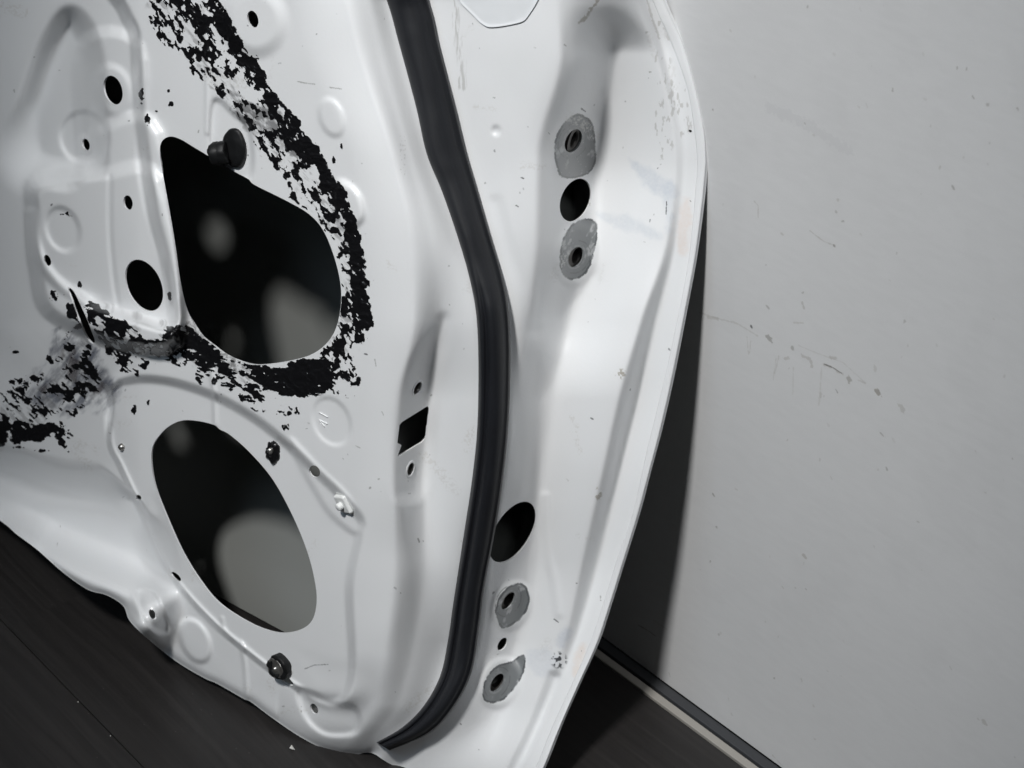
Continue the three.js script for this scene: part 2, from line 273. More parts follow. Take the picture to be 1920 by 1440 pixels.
// bare primer where the hinges were bolted on, ragged outline
const PRIMER = [0.125, 0.135, 0.14];
for (const p of [
  [[1084, 214], [1106, 226], [1114, 250], [1117, 285], [1114, 312], [1098, 328], [1070, 334], [1050, 328], [1040, 290], [1042, 262], [1058, 230]],
  [[1092, 412], [1116, 415], [1120, 440], [1112, 480], [1100, 510], [1078, 524], [1056, 516], [1050, 490], [1054, 455], [1070, 425]],
  [[975, 1094], [988, 1105], [992, 1130], [984, 1150], [970, 1165], [945, 1178], [934, 1165], [929, 1145], [938, 1118], [955, 1100]],
  [[960, 1240], [982, 1228], [984, 1250], [972, 1280], [950, 1306], [925, 1318], [908, 1312], [906, 1290], [916, 1264], [936, 1248]]]) {
  const s = catmull(p, true, 4), b = bbox(s);
  stain([b[0] - 14, b[1] - 14, b[2] + 14, b[3] + 14], PRIMER, (x, y) => { const d = sdPoly(s, x, y) + 3.5 * (fbm(x / 7, y / 7, 4, 9) - 0.5); return sst(-1.5, 1.5, d) * (0.92 - 0.3 * sst(0.62, 0.8, fbm(x / 11 + y / 30, y / 17, 4, 21))) ; });
  stain([b[0] - 14, b[1] - 14, b[2] + 14, b[3] + 14], [0.06, 0.065, 0.07], (x, y) => { const d = sdPoly(s, x, y) + 3.5 * (fbm(x / 7, y / 7, 4, 9) - 0.5); return d > -1 && d < 2.6 ? 0.75 * sst(0.4, 0.5, fbm(x / 12, y / 12, 3, 31)) : 0; });
}
for (const [x0, y0, r, e] of [[1075, 264, 15, 23], [1080, 482, 14, 20], [953, 1127, 10, 19], [932, 1280, 10, 19]]) {
  const q = ellipse(x0, y0, r, e, 28);
  stain([x0 - 40, y0 - 50, x0 + 40, y0 + 50], [0.3, 0.31, 0.31], (x, y) => { const d = -sdPoly(q, x, y); return 0.55 * sst(0, 1, d) * sst(4.5, 3, d) * sst(0.35, 0.6, fbm(x / 5, y / 5, 3, 36)); });
  stain([x0 - 40, y0 - 50, x0 + 40, y0 + 50], [0.08, 0.085, 0.088], (x, y) => { const d = -sdPoly(q, x, y); return 0.5 * sst(10, 11, d) * sst(13, 12, d) * sst(0.4, 0.55, fbm(x / 8, y / 8, 3, 37)); });
}
// tacky film of the sealant: dark smears with streaky grain
const filmA = catmull([[120, 600], [165, 640], [215, 690], [222, 740], [190, 785], [140, 770], [100, 790], [60, 760], [40, 720], [80, 690], [90, 650]], true, 4);
stain([0, 560, 260, 840], [0.075, 0.085, 0.12], (x, y) => { const d = sdPoly(filmA, x, y) + 50 * (fbm(x / 22 + y / 50, y / 30, 4, 41) - 0.5); return 0.85 * sst(-4, 14, d) * sst(0.28, 0.74, fbm(x / 14 + 0.6 * y / 14, y / 24, 5, 44)); });
stain([0, 560, 260, 840], [0.06, 0.045, 0.045], (x, y) => { const d = sdPoly(filmA, x, y) - 22; return 0.7 * sst(0, 10, d) * sst(0.48, 0.72, fbm(x / 17, y / 22, 4, 47)); });
const filmB = catmull([[425, 165], [455, 190], [520, 200], [560, 250], [590, 290], [570, 310], [520, 270], [480, 250], [440, 220]], true, 4);
stain([400, 140, 620, 340], [0.11, 0.11, 0.115], (x, y) => { const d = sdPoly(filmB, x, y) + 22 * (fbm(x / 16, y / 16, 3, 51) - 0.5); return 0.8 * sst(0, 6, d) * sst(0.34, 0.66, fbm((x - y) / 9, (x + y) / 22, 4, 54)); });
stain([340, 600, 470, 700], [0.12, 0.115, 0.11], (x, y) => { const d = 18 - sdLine([[350, 620], [395, 660], [450, 690]], x, y) + 20 * (fbm(x / 10, y / 10, 3, 57) - 0.5); return 0.6 * sst(0, 8, d) * sst(0.4, 0.6, fbm(x / 5, y / 5, 3, 58)); });
// thin smear of the sealant around the torn flakes
for (const [p, wd, a] of [[[[300, 10], [350, 60], [395, 120], [440, 190], [500, 250], [560, 320], [610, 390], [650, 450], [660, 560], [640, 650]], 26, 0.5], [[[270, 650], [340, 640], [420, 690], [500, 715], [600, 715]], 22, 0.5], [[[10, 800], [60, 770], [120, 720], [170, 640], [230, 630]], 34, 0.45]]) {
  const l = catmull(p, false, 4), b = bbox(l);
  stain([b[0] - 50, b[1] - 50, b[2] + 50, b[3] + 50], [0.13, 0.125, 0.125], (x, y) => a * sst(0, 14, wd - sdLine(l, x, y) + 46 * (fbm(x / 20, y / 20, 3, 161) - 0.5)) * sst(0.46, 0.72, fbm((x + y) / 26, (x - y) / 7, 5, 163)));
}
// rub marks, fingerprints and dust wiped over the paint
for (let i = 0; i < 46; i++) {
  const x = 20 + rnd() * 1250, y = rnd() * 1400, an = rnd() * 6.3, L = 15 + rnd() * 60, wd = 3 + rnd() * 12, c = rnd() < 0.5 ? [0.62, 0.61, 0.59] : [0.66, 0.66, 0.655], q = [[x, y], [x + L * Math.cos(an), y + L * Math.sin(an)]], b = bbox(q), sdn = 170 + i;
  stain([b[0] - 30, b[1] - 30, b[2] + 30, b[3] + 30], c, (u, v) => 0.55 * sst(0, 8, wd - sdLine(q, u, v) + 16 * (fbm(u / 9, v / 9, 3, sdn) - 0.5)) * sst(0.42, 0.7, fbm(u / 3 + sdn, v / 3, 3, sdn)));
}
// grime in the jamb beside the seal, faint blue-grey and orange blotches near the hinges
stain([820, 0, 900, 200], [0.36, 0.35, 0.33], (x, y) => { const d = 9 - sdLine([[848, -10], [858, 60], [862, 110], [866, 160]], x, y) + 14 * (fbm(x / 5, y / 40, 4, 61) - 0.5); return 0.5 * sst(0, 6, d) * sst(0.4, 0.6, fbm(x / 3, y / 26, 3, 62)); });
stain([1050, 0, 1140, 60], [0.3, 0.27, 0.22], (x, y) => { const d = 4 - sdLine([[1122, 0], [1108, 18], [1098, 34], [1086, 42]], x, y) + 8 * (fbm(x / 5, y / 5, 3, 63) - 0.5); return 0.7 * sst(0, 3, d); });
for (const [p, col, a] of [
  [[[1182, 300], [1226, 322], [1266, 350], [1262, 372], [1222, 362], [1196, 330]], [0.5, 0.545, 0.61], 0.55], [[[1120, 402], [1172, 404], [1216, 422], [1240, 446], [1200, 440], [1150, 424]], [0.54, 0.58, 0.63], 0.5], [[[1246, 350], [1262, 356], [1262, 430], [1250, 428]], [0.54, 0.585, 0.64], 0.5],
  [[[1278, 380], [1296, 380], [1288, 470], [1270, 470]], [0.72, 0.62, 0.56], 0.6],
  [[[1052, 1182], [1072, 1180], [1064, 1212], [1046, 1210]], [0.5, 0.54, 0.61], 0.6], [[[990, 1222], [1030, 1218], [1050, 1240], [1020, 1268], [996, 1260]], [0.58, 0.61, 0.66], 0.5], [[[1086, 1210], [1100, 1210], [1084, 1262], [1074, 1262]], [0.74, 0.63, 0.55], 0.6]]) {
  const s = catmull(p, true, 4), b = bbox(s);
  stain([b[0] - 16, b[1] - 16, b[2] + 16, b[3] + 16], col, (x, y) => a * sst(-7, 7, sdPoly(s, x, y) + 14 * (fbm(x / 14, y / 14, 3, 71) - 0.5)) * (0.75 + 0.5 * (fbm(x / 4, y / 4, 2, 72) - 0.5)));
}
// scratches, chips and specks
const BLACK = [0.03, 0.03, 0.034], GREYM = [0.3, 0.3, 0.29];
const scr = (p, wd, col = GREYM, a = 0.8) => { const b = bbox(p); stain([b[0] - wd - 2, b[1] - wd - 2, b[2] + wd + 2, b[3] + wd + 2], col, (x, y) => a * sst(wd + 0.5, wd - 0.5, sdLine(p, x, y) + (fbm(x / 3, y / 3, 2, 83) - 0.5) * wd * 1.6)); };
scr([[558, 153], [572, 156], [590, 158]], 0.9); scr([[618, 164], [640, 167]], 0.8); scr([[572, 1254], [590, 1247], [615, 1246]], 0.8, BLACK, 0.6);
scr([[1250, 378], [1249, 402]], 0.8, BLACK, 0.9); scr([[1219, 412], [1218, 416]], 0.9, BLACK, 0.9); scr([[1039, 1161], [1047, 1167]], 0.9, BLACK, 0.8);
scr([[967, 385], [972, 388]], 0.9, BLACK, 0.9); scr([[977, 333], [983, 335]], 0.9, BLACK, 0.9); scr([[1058, 84], [1061, 86]], 1.2, GREYM, 0.9); scr([[1090, 204], [1097, 209]], 1.2, BLACK, 0.9);
scr([[1108, 784], [1112, 786]], 1, BLACK, 0.8); scr([[784, 1010], [786, 1016]], 1.2, GREYM, 0.9); scr([[793, 1014], [794, 1015]], 1, GREYM, 0.9); scr([[605, 662], [606, 684]], 0.9, GREYM, 0.5); scr([[667, 836], [675, 840]], 1, GREYM, 0.6);
scr([[684, 664], [688, 665]], 1.3, BLACK, 0.9); scr([[703, 674], [705, 686]], 1, GREYM, 0.7); scr([[716, 772], [719, 778]], 1, GREYM, 0.6); scr([[1213, 0], [1226, 44], [1236, 72]], 2, [0.45, 0.44, 0.42], 0.5);
stain([1148, 690, 1182, 714], [0.4, 0.38, 0.34], (x, y) => sst(0.5, 0.6, fbm(x / 4, y / 4, 3, 91)) * sst(13, 6, Math.hypot(x - 1164, y - 701)));
stain([1110, 905, 1136, 945], [0.42, 0.4, 0.36], (x, y) => sst(0.52, 0.62, fbm(x / 4, y / 5, 3, 92)) * sst(16, 8, Math.hypot((x - 1122) * 1.8, y - 926)));
stain([1026, 1218, 1072, 1260], [0.07, 0.075, 0.08], (x, y) => sst(0.5, 0.56, fbm(x / 6, y / 6, 4, 93)) * sst(19, 11, Math.hypot(x - 1048, y - 1238)));
stain([750, 255, 760, 330], GREYM, (x, y) => 0.3 * sst(0.6, 0.7, fbm(x / 3, y / 3, 2, 94)));
for (let i = 0; i < 170; i++) { const x = 20 + rnd() * 1290, y = rnd() * 1440, r = 0.5 + rnd() * rnd() * 1.6, l = rnd() * 4, an = rnd() * 6.3; scr([[x, y], [x + l * Math.cos(an), y + l * Math.sin(an)]], r, rnd() < 0.4 ? BLACK : GREYM, 0.3 + 0.5 * rnd()); }
stain([1228, 40, 1330, 300], [0.42, 0.41, 0.39], (x, y) => 0.55 * sst(0.58, 0.66, fbm(x / 6, y / 14, 4, 96)) * sst(0.45, 0.6, fbm(x / 40, y / 40, 2, 97)));
function toMap(arr, s) {
  const d = new Uint8Array(s * s * 4), g = v => Math.round(255 * clamp(v <= 0.0031308 ? 12.92 * v : 1.055 * Math.pow(v, 1 / 2.4) - 0.055));
  for (let k = 0; k < s * s; k++) { d[k * 4] = g(arr[k * 3]); d[k * 4 + 1] = g(arr[k * 3 + 1]); d[k * 4 + 2] = g(arr[k * 3 + 2]); d[k * 4 + 3] = 255; }
  const t = new THREE.DataTexture(d, s, s); t.colorSpace = THREE.SRGBColorSpace; t.magFilter = THREE.LinearFilter; t.minFilter = THREE.LinearMipmapLinearFilter; t.generateMipmaps = true; t.needsUpdate = true; return t;
}
const paintMap = toMap(paint, TS);

// ---------------------------------------------------------------- sheets cut along a signed field (marching squares), with real edges
function cutSheet(gx, gy, sd, w, edgeDepth) {
  const nx = gx.length, ny = gy.length, pos = [], uv = [], px = [], idx = [], vid = new Map(), bd = [];
  const put = (x, y) => { const ww = w(x, y), p = at(x, y, ww), q = toUV(sheetUV(p, ww)); pos.push(...p); uv.push(q[0], q[1]); px.push([x, y]); return pos.length / 3 - 1; };
  const corner = (i, j) => { const k = j * nx + i; let v = vid.get(k); if (v === undefined) { v = put(gx[i], gy[j]); vid.set(k, v); } return v; };
  const cutE = (i, j, i2, j2) => { const a = j * nx + i, b = j2 * nx + i2, k = -1 - (Math.min(a, b) * 2 + (i === i2 ? 1 : 0)); let v = vid.get(k); if (v === undefined) { const t = clamp(sd[a] / (sd[a] - sd[b]), 0.02, 0.98); v = put(lerp(gx[i], gx[i2], t), lerp(gy[j], gy[j2], t)); vid.set(k, v); } return v; };
  for (let j = 0; j < ny - 1; j++) for (let i = 0; i < nx - 1; i++) {
    const c = [[i, j], [i, j + 1], [i + 1, j + 1], [i + 1, j]], s = c.map(q => sd[q[1] * nx + q[0]] > 0);
    if (!s[0] && !s[1] && !s[2] && !s[3]) continue;
    const poly = [], cutv = [];
    for (let e = 0; e < 4; e++) { const a = c[e], b = c[(e + 1) % 4]; if (s[e]) { poly.push(corner(...a)); cutv.push(0); } if (s[e] !== s[(e + 1) % 4]) { poly.push(cutE(...a, ...b)); cutv.push(1); } }
    for (let e = 1; e < poly.length - 1; e++) idx.push(poly[0], poly[e], poly[e + 1]);
    for (let e = 0; e < poly.length; e++) { const f = (e + 1) % poly.length; if (cutv[e] && cutv[f] && poly[e] !== poly[f]) bd.push([poly[e], poly[f]]); }
  }
  const g = new THREE.BufferGeometry(); g.setAttribute('position', new THREE.Float32BufferAttribute(pos, 3)); g.setAttribute('uv', new THREE.Float32BufferAttribute(uv, 2)); g.setIndex(idx); g.computeVertexNormals();
  if (!edgeDepth) return g;
  const nA = g.attributes.normal.array, sp = [], su = [], si = [];
  for (const [a, b] of bd) {
    const o = sp.length / 3;
    for (const v of [a, b]) { const [dx, dy, dz] = edgeDepth(px[v][0], px[v][1], [nA[v * 3], nA[v * 3 + 1], nA[v * 3 + 2]]); sp.push(pos[v * 3], pos[v * 3 + 1], pos[v * 3 + 2], pos[v * 3] + dx, pos[v * 3 + 1] + dy, pos[v * 3 + 2] + dz); su.push(uv[v * 2], uv[v * 2 + 1], uv[v * 2], uv[v * 2 + 1]); }
    si.push(o, o + 1, o + 2, o + 2, o + 1, o + 3);
  }
  const e = new THREE.BufferGeometry(); e.setAttribute('position', new THREE.Float32BufferAttribute(sp, 3)); e.setAttribute('uv', new THREE.Float32BufferAttribute(su, 2)); e.setIndex(si); e.computeVertexNormals();
  return mergeGeometries([g, e]);
}

// ---------------------------------------------------------------- materials
function noiseMap(s, fn, rep) { const a = new Float32Array(s * s * 3); for (let k = 0; k < s * s; k++) { const v = fn(k % s, (k / s) | 0); a[k * 3] = a[k * 3 + 1] = a[k * 3 + 2] = v; } const t = toMap(a, s); t.wrapS = t.wrapT = THREE.RepeatWrapping; t.repeat.set(...rep); return t; }
const peel = noiseMap(512, (i, j) => 0.5 + 0.5 * (fbm(i / 9, j / 9, 3, 401) - 0.5), [9, 9]); peel.colorSpace = THREE.NoColorSpace;
const sealMap = noiseMap(512, (i, j) => 0.009 + 0.005 * (fbm(i / 60, j / 12, 3, 411) - 0.4) + (hash(i, j, 415) > 0.9985 ? 0.08 : 0), [1, 1]);
const std = (o) => new THREE.MeshPhysicalMaterial(o);
const M = {
  panel: std({ map: paintMap, bumpMap: peel, bumpScale: 0.00012, roughness: 0.38, clearcoat: 0.6, clearcoatRoughness: 0.14 }),
  plain: std({ color: new THREE.Color(...WHITE), roughness: 0.38, clearcoat: 0.6, clearcoatRoughness: 0.14 }),
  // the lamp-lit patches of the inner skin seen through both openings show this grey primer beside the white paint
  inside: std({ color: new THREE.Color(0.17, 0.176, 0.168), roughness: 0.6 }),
  rubber: std({ map: sealMap, color: new THREE.Color(0.9, 1, 1.3), roughness: 0.5, sheen: 0.3, sheenRoughness: 0.6 }),
  tar: std({ color: new THREE.Color(0.007, 0.007, 0.008), roughness: 0.28 }),
  blackPlastic: std({ color: new THREE.Color(0.009, 0.0095, 0.01), roughness: 0.5, specularIntensity: 0.45 }),
  steel: std({ color: new THREE.Color(0.42, 0.41, 0.39), roughness: 0.35, metalness: 0.9 }),
  darkSteel: std({ color: new THREE.Color(0.09, 0.085, 0.08), roughness: 0.45, metalness: 0.6 }),
  nylon: std({ color: new THREE.Color(0.8, 0.81, 0.8), roughness: 0.35, transmission: 0 }),
  film: std({ color: new THREE.Color(0.74, 0.76, 0.78), roughness: 0.16, clearcoat: 0.6, clearcoatRoughness: 0.1 }),
};

// ---------------------------------------------------------------- car door
const door = new THREE.Group(); door.name = 'car_door'; door.position.set(...BASE); scene.add(door);
door.userData = { label: 'stripped white car door shell leaning on the wall, black sealant smears and black edge seal', category: 'car door' };
const part = (name, geo, mat, parent = door, label) => { const m = new THREE.Mesh(geo, mat); m.name = name; m.castShadow = m.receiveShadow = true; if (label) m.userData.label = label; parent.add(m); return m; };
const isHem = (x, y) => sdLine(hemOuter, x, y) < 12;
function skirtDir(x, y) {                                          // how the sheet turns back along its outer edge
  let d = isHem(x, y) && y < 1505 ? 0.0025 : Math.max(0.003, (Wat(x, y) - skinV(dot(at(x, y, Wat(x, y)), VA)) + 18) / 1000);
  if (y > 700 && !isHem(x, y)) d = Math.min(d, 0.045);
  const drop = isHem(x, y) ? 0 : 0.25 * Math.max(0, at(x, y, Wat(x, y))[1] - N[1] * d - 0.012) * sst(1450, 1380, y) * sst(400, 700, y + 0.5 * x);
  return N.map((v, i) => -v * d - VA[i] * drop);
}
const panel = part('inner_panel', cutSheet(GX, GY, SD, Wat, (x, y, n) => {
  const o = sdPoly(outline, x, y);
  if (o > 3) return n.map(v => -v * 0.0013);
  return skirtDir(x, y);
}), M.panel, door, 'white pressed inner panel with two large openings and many small holes');

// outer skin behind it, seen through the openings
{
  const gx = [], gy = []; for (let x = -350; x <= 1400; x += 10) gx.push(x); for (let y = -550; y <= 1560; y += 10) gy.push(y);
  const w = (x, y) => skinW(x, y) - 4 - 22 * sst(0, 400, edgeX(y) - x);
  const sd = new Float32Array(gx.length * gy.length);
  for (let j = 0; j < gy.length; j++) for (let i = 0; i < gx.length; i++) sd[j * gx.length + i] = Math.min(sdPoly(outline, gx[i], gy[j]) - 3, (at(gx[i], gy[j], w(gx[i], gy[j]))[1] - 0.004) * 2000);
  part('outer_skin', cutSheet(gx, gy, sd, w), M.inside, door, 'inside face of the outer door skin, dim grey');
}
// unseen plate added behind the jamb openings, grey so they read dark
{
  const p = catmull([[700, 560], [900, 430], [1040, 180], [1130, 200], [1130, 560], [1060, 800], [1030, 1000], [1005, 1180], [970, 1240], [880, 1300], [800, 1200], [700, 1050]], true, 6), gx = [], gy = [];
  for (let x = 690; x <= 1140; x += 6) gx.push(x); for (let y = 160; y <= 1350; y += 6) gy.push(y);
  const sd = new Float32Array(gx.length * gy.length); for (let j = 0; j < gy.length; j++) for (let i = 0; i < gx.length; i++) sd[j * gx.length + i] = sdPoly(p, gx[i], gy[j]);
  part('opening_backing', cutSheet(gx, gy, sd, (x, y) => Math.min(Wat(x, y) - 9, Math.max(Wat(x, y) - 40, skinW(x, y) + 3))), M.inside, door, 'unseen grey plate added inside the door edge to keep its openings dark');
}
// hem folded over the flange
function stripe(A, B, rows, fn) {                                 // surface between two curves; fn(s, x, y) -> height
  const pos = [], idx = [], uv = [], n = A.length;
  for (let i = 0; i < n; i++) rows.forEach(s => { const x = lerp(A[i][0], B[i][0], s), y = lerp(A[i][1], B[i][1], s), w = fn(s, x, y, i / (n - 1)); const p = at(x, y, w); pos.push(...p); uv.push(i * 0.045, s * 0.5); });
  const m = rows.length;
  for (let i = 0; i < n - 1; i++) for (let k = 0; k < m - 1; k++) { const a = i * m + k; idx.push(a, a + m, a + 1, a + 1, a + m, a + m + 1); }
  const g = new THREE.BufferGeometry(); g.setAttribute('position', new THREE.Float32BufferAttribute(pos, 3)); g.setAttribute('uv', new THREE.Float32BufferAttribute(uv, 2)); g.setIndex(idx); g.computeVertexNormals(); return g;
}
part('hem_flange', stripe(hemInner, hemOuter, [0, 0.001, 0.12, 0.5, 0.8, 0.93, 0.99, 1.02], (s, x, y) => Wat(Math.min(x, edgeX(y)), y) + (s === 0 ? -0.8 : s > 1 ? -5 : s > 0.98 ? 0.2 : s > 0.9 ? 1.3 : s > 0.05 ? 2.0 : 1.5)), M.plain, door, 'folded white outer edge of the door');

// edge seal: bulb with a side lip
const sealL = catmull([[540, -520], [655, -200], [725, 0], [745, 70], [780, 200], [800, 288], [830, 362], [860, 450], [880, 520], [893, 590], [897, 680], [895, 800], [885, 900], [870, 1000], [850, 1130], [840, 1200], [825, 1268], [794, 1324], [754, 1364], [706, 1392]], false, 6);
const sealR = catmull([[620, -520], [735, -200], [803, 0], [822, 80], [852, 196], [872, 278], [893, 350], [919, 440], [941, 515], [953, 580], [957, 660], [954, 780], [945, 880], [930, 985], [908, 1100], [899, 1170], [884, 1260], [852, 1324], [806, 1374], [730, 1407]], false, 6);
{
  const rows = [-0.01, 0, 0.03, 0.08, 0.14, 0.2, 0.24, 0.28, 0.34, 0.45, 0.58, 0.7, 0.8, 0.88, 0.94, 0.98, 1, 1.01];
  part('edge_seal', stripe(sealL, sealR, rows, (s, x, y, t) => {
    const lip = sst(0.38, 0.52, t), b = Math.sin(Math.PI * clamp(s, 0, 1)) ** 0.55 * 8.5;
    const two = s < 0.25 ? 4.2 * Math.sin(Math.PI * clamp(s / 0.25)) ** 0.6 + 4 * s / 0.25 : 4 + 7.5 * Math.sin(Math.PI * clamp((s - 0.25) / 0.75)) ** 0.55;
    const st = lerp(b, two, lip) * (0.97 + 0.06 * fbm(t * 60, 3, 2, 4));
    return Wat(x, y) + (s < 0 || s > 1 ? -4 : 0.8 + st + (s > 0.9 ? 2 : 0));
  }), M.rubber, door, 'black rubber weather seal running down the door edge');
}

// sealant residue: thin torn flakes left on the panel
{
  const zones = [
    { p: [[283, -20], [395, -20], [410, 30], [436, 66], [466, 106], [489, 142], [520, 189], [560, 243], [588, 282], [590, 300], [560, 320], [530, 335], [505, 300], [480, 268], [440, 210], [405, 165], [362, 140], [340, 100], [296, 70]], s: 0.44, sc: 15 },
    { p: [[392, -20], [405, -20], [419, 27], [439, 63], [469, 103], [492, 140], [522, 187], [565, 243], [592, 280], [612, 320], [602, 332], [576, 292], [540, 255], [500, 195], [466, 140], [440, 100], [415, 60]], s: 0.84, sc: 13 },
    { p: [[570, 300], [612, 322], [636, 355], [658, 398], [668, 440], [640, 455], [606, 425], [576, 396], [540, 366], [545, 330]], s: 0.47, sc: 13 },
    { p: [[604, 320], [614, 320], [638, 355], [660, 398], [671, 440], [683, 520], [686, 566], [694, 600], [672, 640], [660, 600], [660, 520], [654, 450], [640, 400], [618, 350]], s: 0.86, sc: 12 },
    { p: [[640, 450], [660, 450], [678, 520], [680, 600], [655, 660], [640, 680], [612, 668], [632, 620], [640, 560], [637, 500]], s: 0.56, sc: 14 },
    { p: [[605, 655], [640, 640], [668, 690], [668, 730], [640, 740], [610, 738], [590, 700]], s: 0.52, sc: 12 },
    { p: [[465, 686], [500, 690], [560, 684], [600, 672], [624, 690], [618, 718], [590, 736], [545, 737], [500, 722], [466, 706]], s: 1.0, sc: 14 },
    { p: [[325, 612], [350, 612], [380, 640], [420, 668], [470, 690], [480, 716], [440, 712], [395, 690], [340, 668], [300, 650]], s: 0.74, sc: 14 },
    { p: [[245, 640], [330, 625], [420, 690], [500, 735], [560, 760], [555, 780], [480, 770], [420, 740], [380, 720], [300, 672], [250, 668]], s: 0.36, sc: 13 },
    { p: [[128, 575], [160, 570], [235, 600], [262, 640], [272, 690], [235, 700], [200, 660], [178, 625], [140, 620], [118, 640]], s: 0.52, sc: 15 },
    { p: [[-30, 720], [60, 705], [110, 700], [118, 780], [90, 815], [40, 825], [-30, 822]], s: 0.44, sc: 17 },
    { p: [[-30, 795], [10, 800], [50, 808], [90, 795], [104, 806], [60, 826], [20, 824], [-30, 818]], s: 0.9, sc: 14 },
    { p: [[100, 640], [175, 650], [185, 720], [160, 760], [140, 780], [128, 840], [105, 820], [112, 770], [95, 700]], s: 0.42, sc: 14 }];
  const zs = zones.map(z => ({ ...z, q: catmull(z.p, true, 3) })).map((z, i) => { const a = (i < 6 ? 58 : i < 9 ? 18 : 38) * rad; return { ...z, b: bbox(z.q), c: Math.cos(a), n: Math.sin(a) }; });
  const spots = [[265, 180, 4, 12], [276, 224, 4, 8], [320, 195, 4, 4], [316, 170, 2, 3], [292, 208, 3, 2], [100, 554, 6, 7], [148, 532, 4, 8], [30, 660, 6, 3], [34, 838, 8, 3], [80, 845, 10, 3], [250, 770, 4, 9], [278, 755, 3, 5], [535, 800, 5, 6], [556, 772, 4, 8], [690, 592, 6, 3], [116, 402, 3, 2], [126, 400, 3, 3], [355, 412, 2, 2], [640, 275, 2, 5], [626, 300, 3, 6], [318, 553, 3, 8]];
  const field = (x, y) => {
    let v = -0.5;
    for (const z of zs) {
      if (x < z.b[0] - 12 || x > z.b[2] + 12 || y < z.b[1] - 12 || y > z.b[3] + 12) continue;
      const d = sdPoly(z.q, x, y); if (d < -10) continue;
      const wx = 9 * (fbm(x / 7, y / 7, 3, 101) - 0.5), wy = 9 * (fbm(x / 7, y / 7, 3, 102) - 0.5);
      const al = (x + wx * 0.7) * z.c + (y + wy * 0.7) * z.n, ac = (y + wy * 0.7) * z.c - (x + wx * 0.7) * z.n;
      const n = 0.5 * fbm((x + wx) / (z.sc * 1.3), (y + wy) / (z.sc * 1.3), 2, 103) + 0.5 * fbm(al / 12 + 7, ac / 3.4, 4, 105);
      const r = Math.abs(fbm((x + wx) / 17, (y + wy) / 13, 2, 107) - 0.5), lim = 0.49 + (z.s - 0.5) * 0.42;
      const edge = 0.03 * Math.min(0, d - 2 - (z.s > 0.8 ? 5 : 13) * (vnoise(x / 8, y / 8, 111) - 0.5));
      v = Math.max(v, lim - n + edge, (0.02 - r) * 2 + edge + 0.35 * (lim - n));
    }
    for (const s of spots) { const d = Math.hypot((x - s[0]) / s[2], (y - s[1]) / s[3]); if (d < 1.6) v = Math.max(v, 0.12 * (1 - d) + 0.3 * (fbm(x / 4, y / 5, 3, 121) - 0.5)); }
    return v;
  };
  const gx = [], gy = []; for (let x = -12; x <= 706; x += 1.5) gx.push(x); for (let y = -20; y <= 862; y += 1.5) gy.push(y);
  const sd = new Float32Array(gx.length * gy.length);
  const openings = [H.window, H.speaker, H.slot].map(p => ({ p, b: bbox(p) }));
  for (let j = 0; j < gy.length; j++) for (let i = 0; i < gx.length; i++) {
    let v = field(gx[i], gy[j]);
    if (v > -0.2) for (const o of openings) if (gx[i] > o.b[0] - 4 && gx[i] < o.b[2] + 4 && gy[j] > o.b[1] - 4 && gy[j] < o.b[3] + 4) v = Math.min(v, -0.03 * (sdPoly(o.p, gx[i], gy[j]) + 0.5));
    sd[j * gx.length + i] = v * 10;
  }
  const geo = cutSheet(gx, gy, sd, (x, y) => Wat(x, y) + 0.2 + 2.4 * Math.max(0, fbm(x / 8 + 2 * vnoise(x / 15, y / 15, 133), y / 8, 4, 131) - 0.4), (x, y, n) => n.map(v => -v * 0.0004));
  part('sealant_residue', geo, M.tar, door, 'torn black sealant flakes stuck around the openings').userData.kind = 'stuff';
}

// ---------------------------------------------------------------- fittings
function frameAt(x, y, lift = 0) {
  const e = 3, p = at(x, y, Wat(x, y) + lift), a = at(x + e, y, Wat(x + e, y)), b = at(x - e, y, Wat(x - e, y)), c = at(x, y + e, Wat(x, y + e)), d = at(x, y - e, Wat(x, y - e));
  const n = nrm(cross([a[0] - b[0], a[1] - b[1], a[2] - b[2]], [d[0] - c[0], d[1] - c[1], d[2] - c[2]]));
  return { p, n };
}
function mount(name, geo, mat, x, y, lift, { n, label, parent = door, spin = 0 } = {}) {
  const f = frameAt(x, y, lift), m = part(name, geo, mat, parent, label);
  m.position.set(...f.p); m.quaternion.setFromUnitVectors(new THREE.Vector3(0, 1, 0), new THREE.Vector3(...(n || f.n))); if (spin) m.rotateY(spin);
  return m;
}
const lathe = (p, n = 28) => new THREE.LatheGeometry(p.map(q => new THREE.Vector2(q[0] / 1000, q[1] / 1000)), n);
const ring = (ri, ro, h) => lathe([[ri, -h], [ri, 0], [ri + 0.3, 0.2], [ro - 0.3, 0.2], [ro, -0.2], [ro, -h]]);
// weld nuts behind the hinge and check-strap holes, with a threaded bore
const nutGeo = (r) => lathe([[r + 4, 0], [r, 0], [r, -1], ...Array.from({ length: 10 }, (_, i) => [r - (i % 2 ? 0.7 : 0), -1 - i * 0.8]), [r - 0.4, -10], [r + 4, -10], [r + 4, 0]]);
for (const [x, y, r] of [[1077, 262, 6.2], [1081, 480, 5.6], [954, 1125, 5.2], [933, 1279, 5.2]]) mount('weld_nut', nutGeo(r), M.darkSteel, x, y, -3.5);
for (const [x, y] of [[784, 727], [771, 879]]) mount('weld_nut', nutGeo(4.4), M.steel, x, y, -2.2);
for (const [x, y] of [[783, 728], [770, 880]]) mount('hole_rim', ring(4.6, 6.4, 0.6), M.plain, x, y, 0.4);
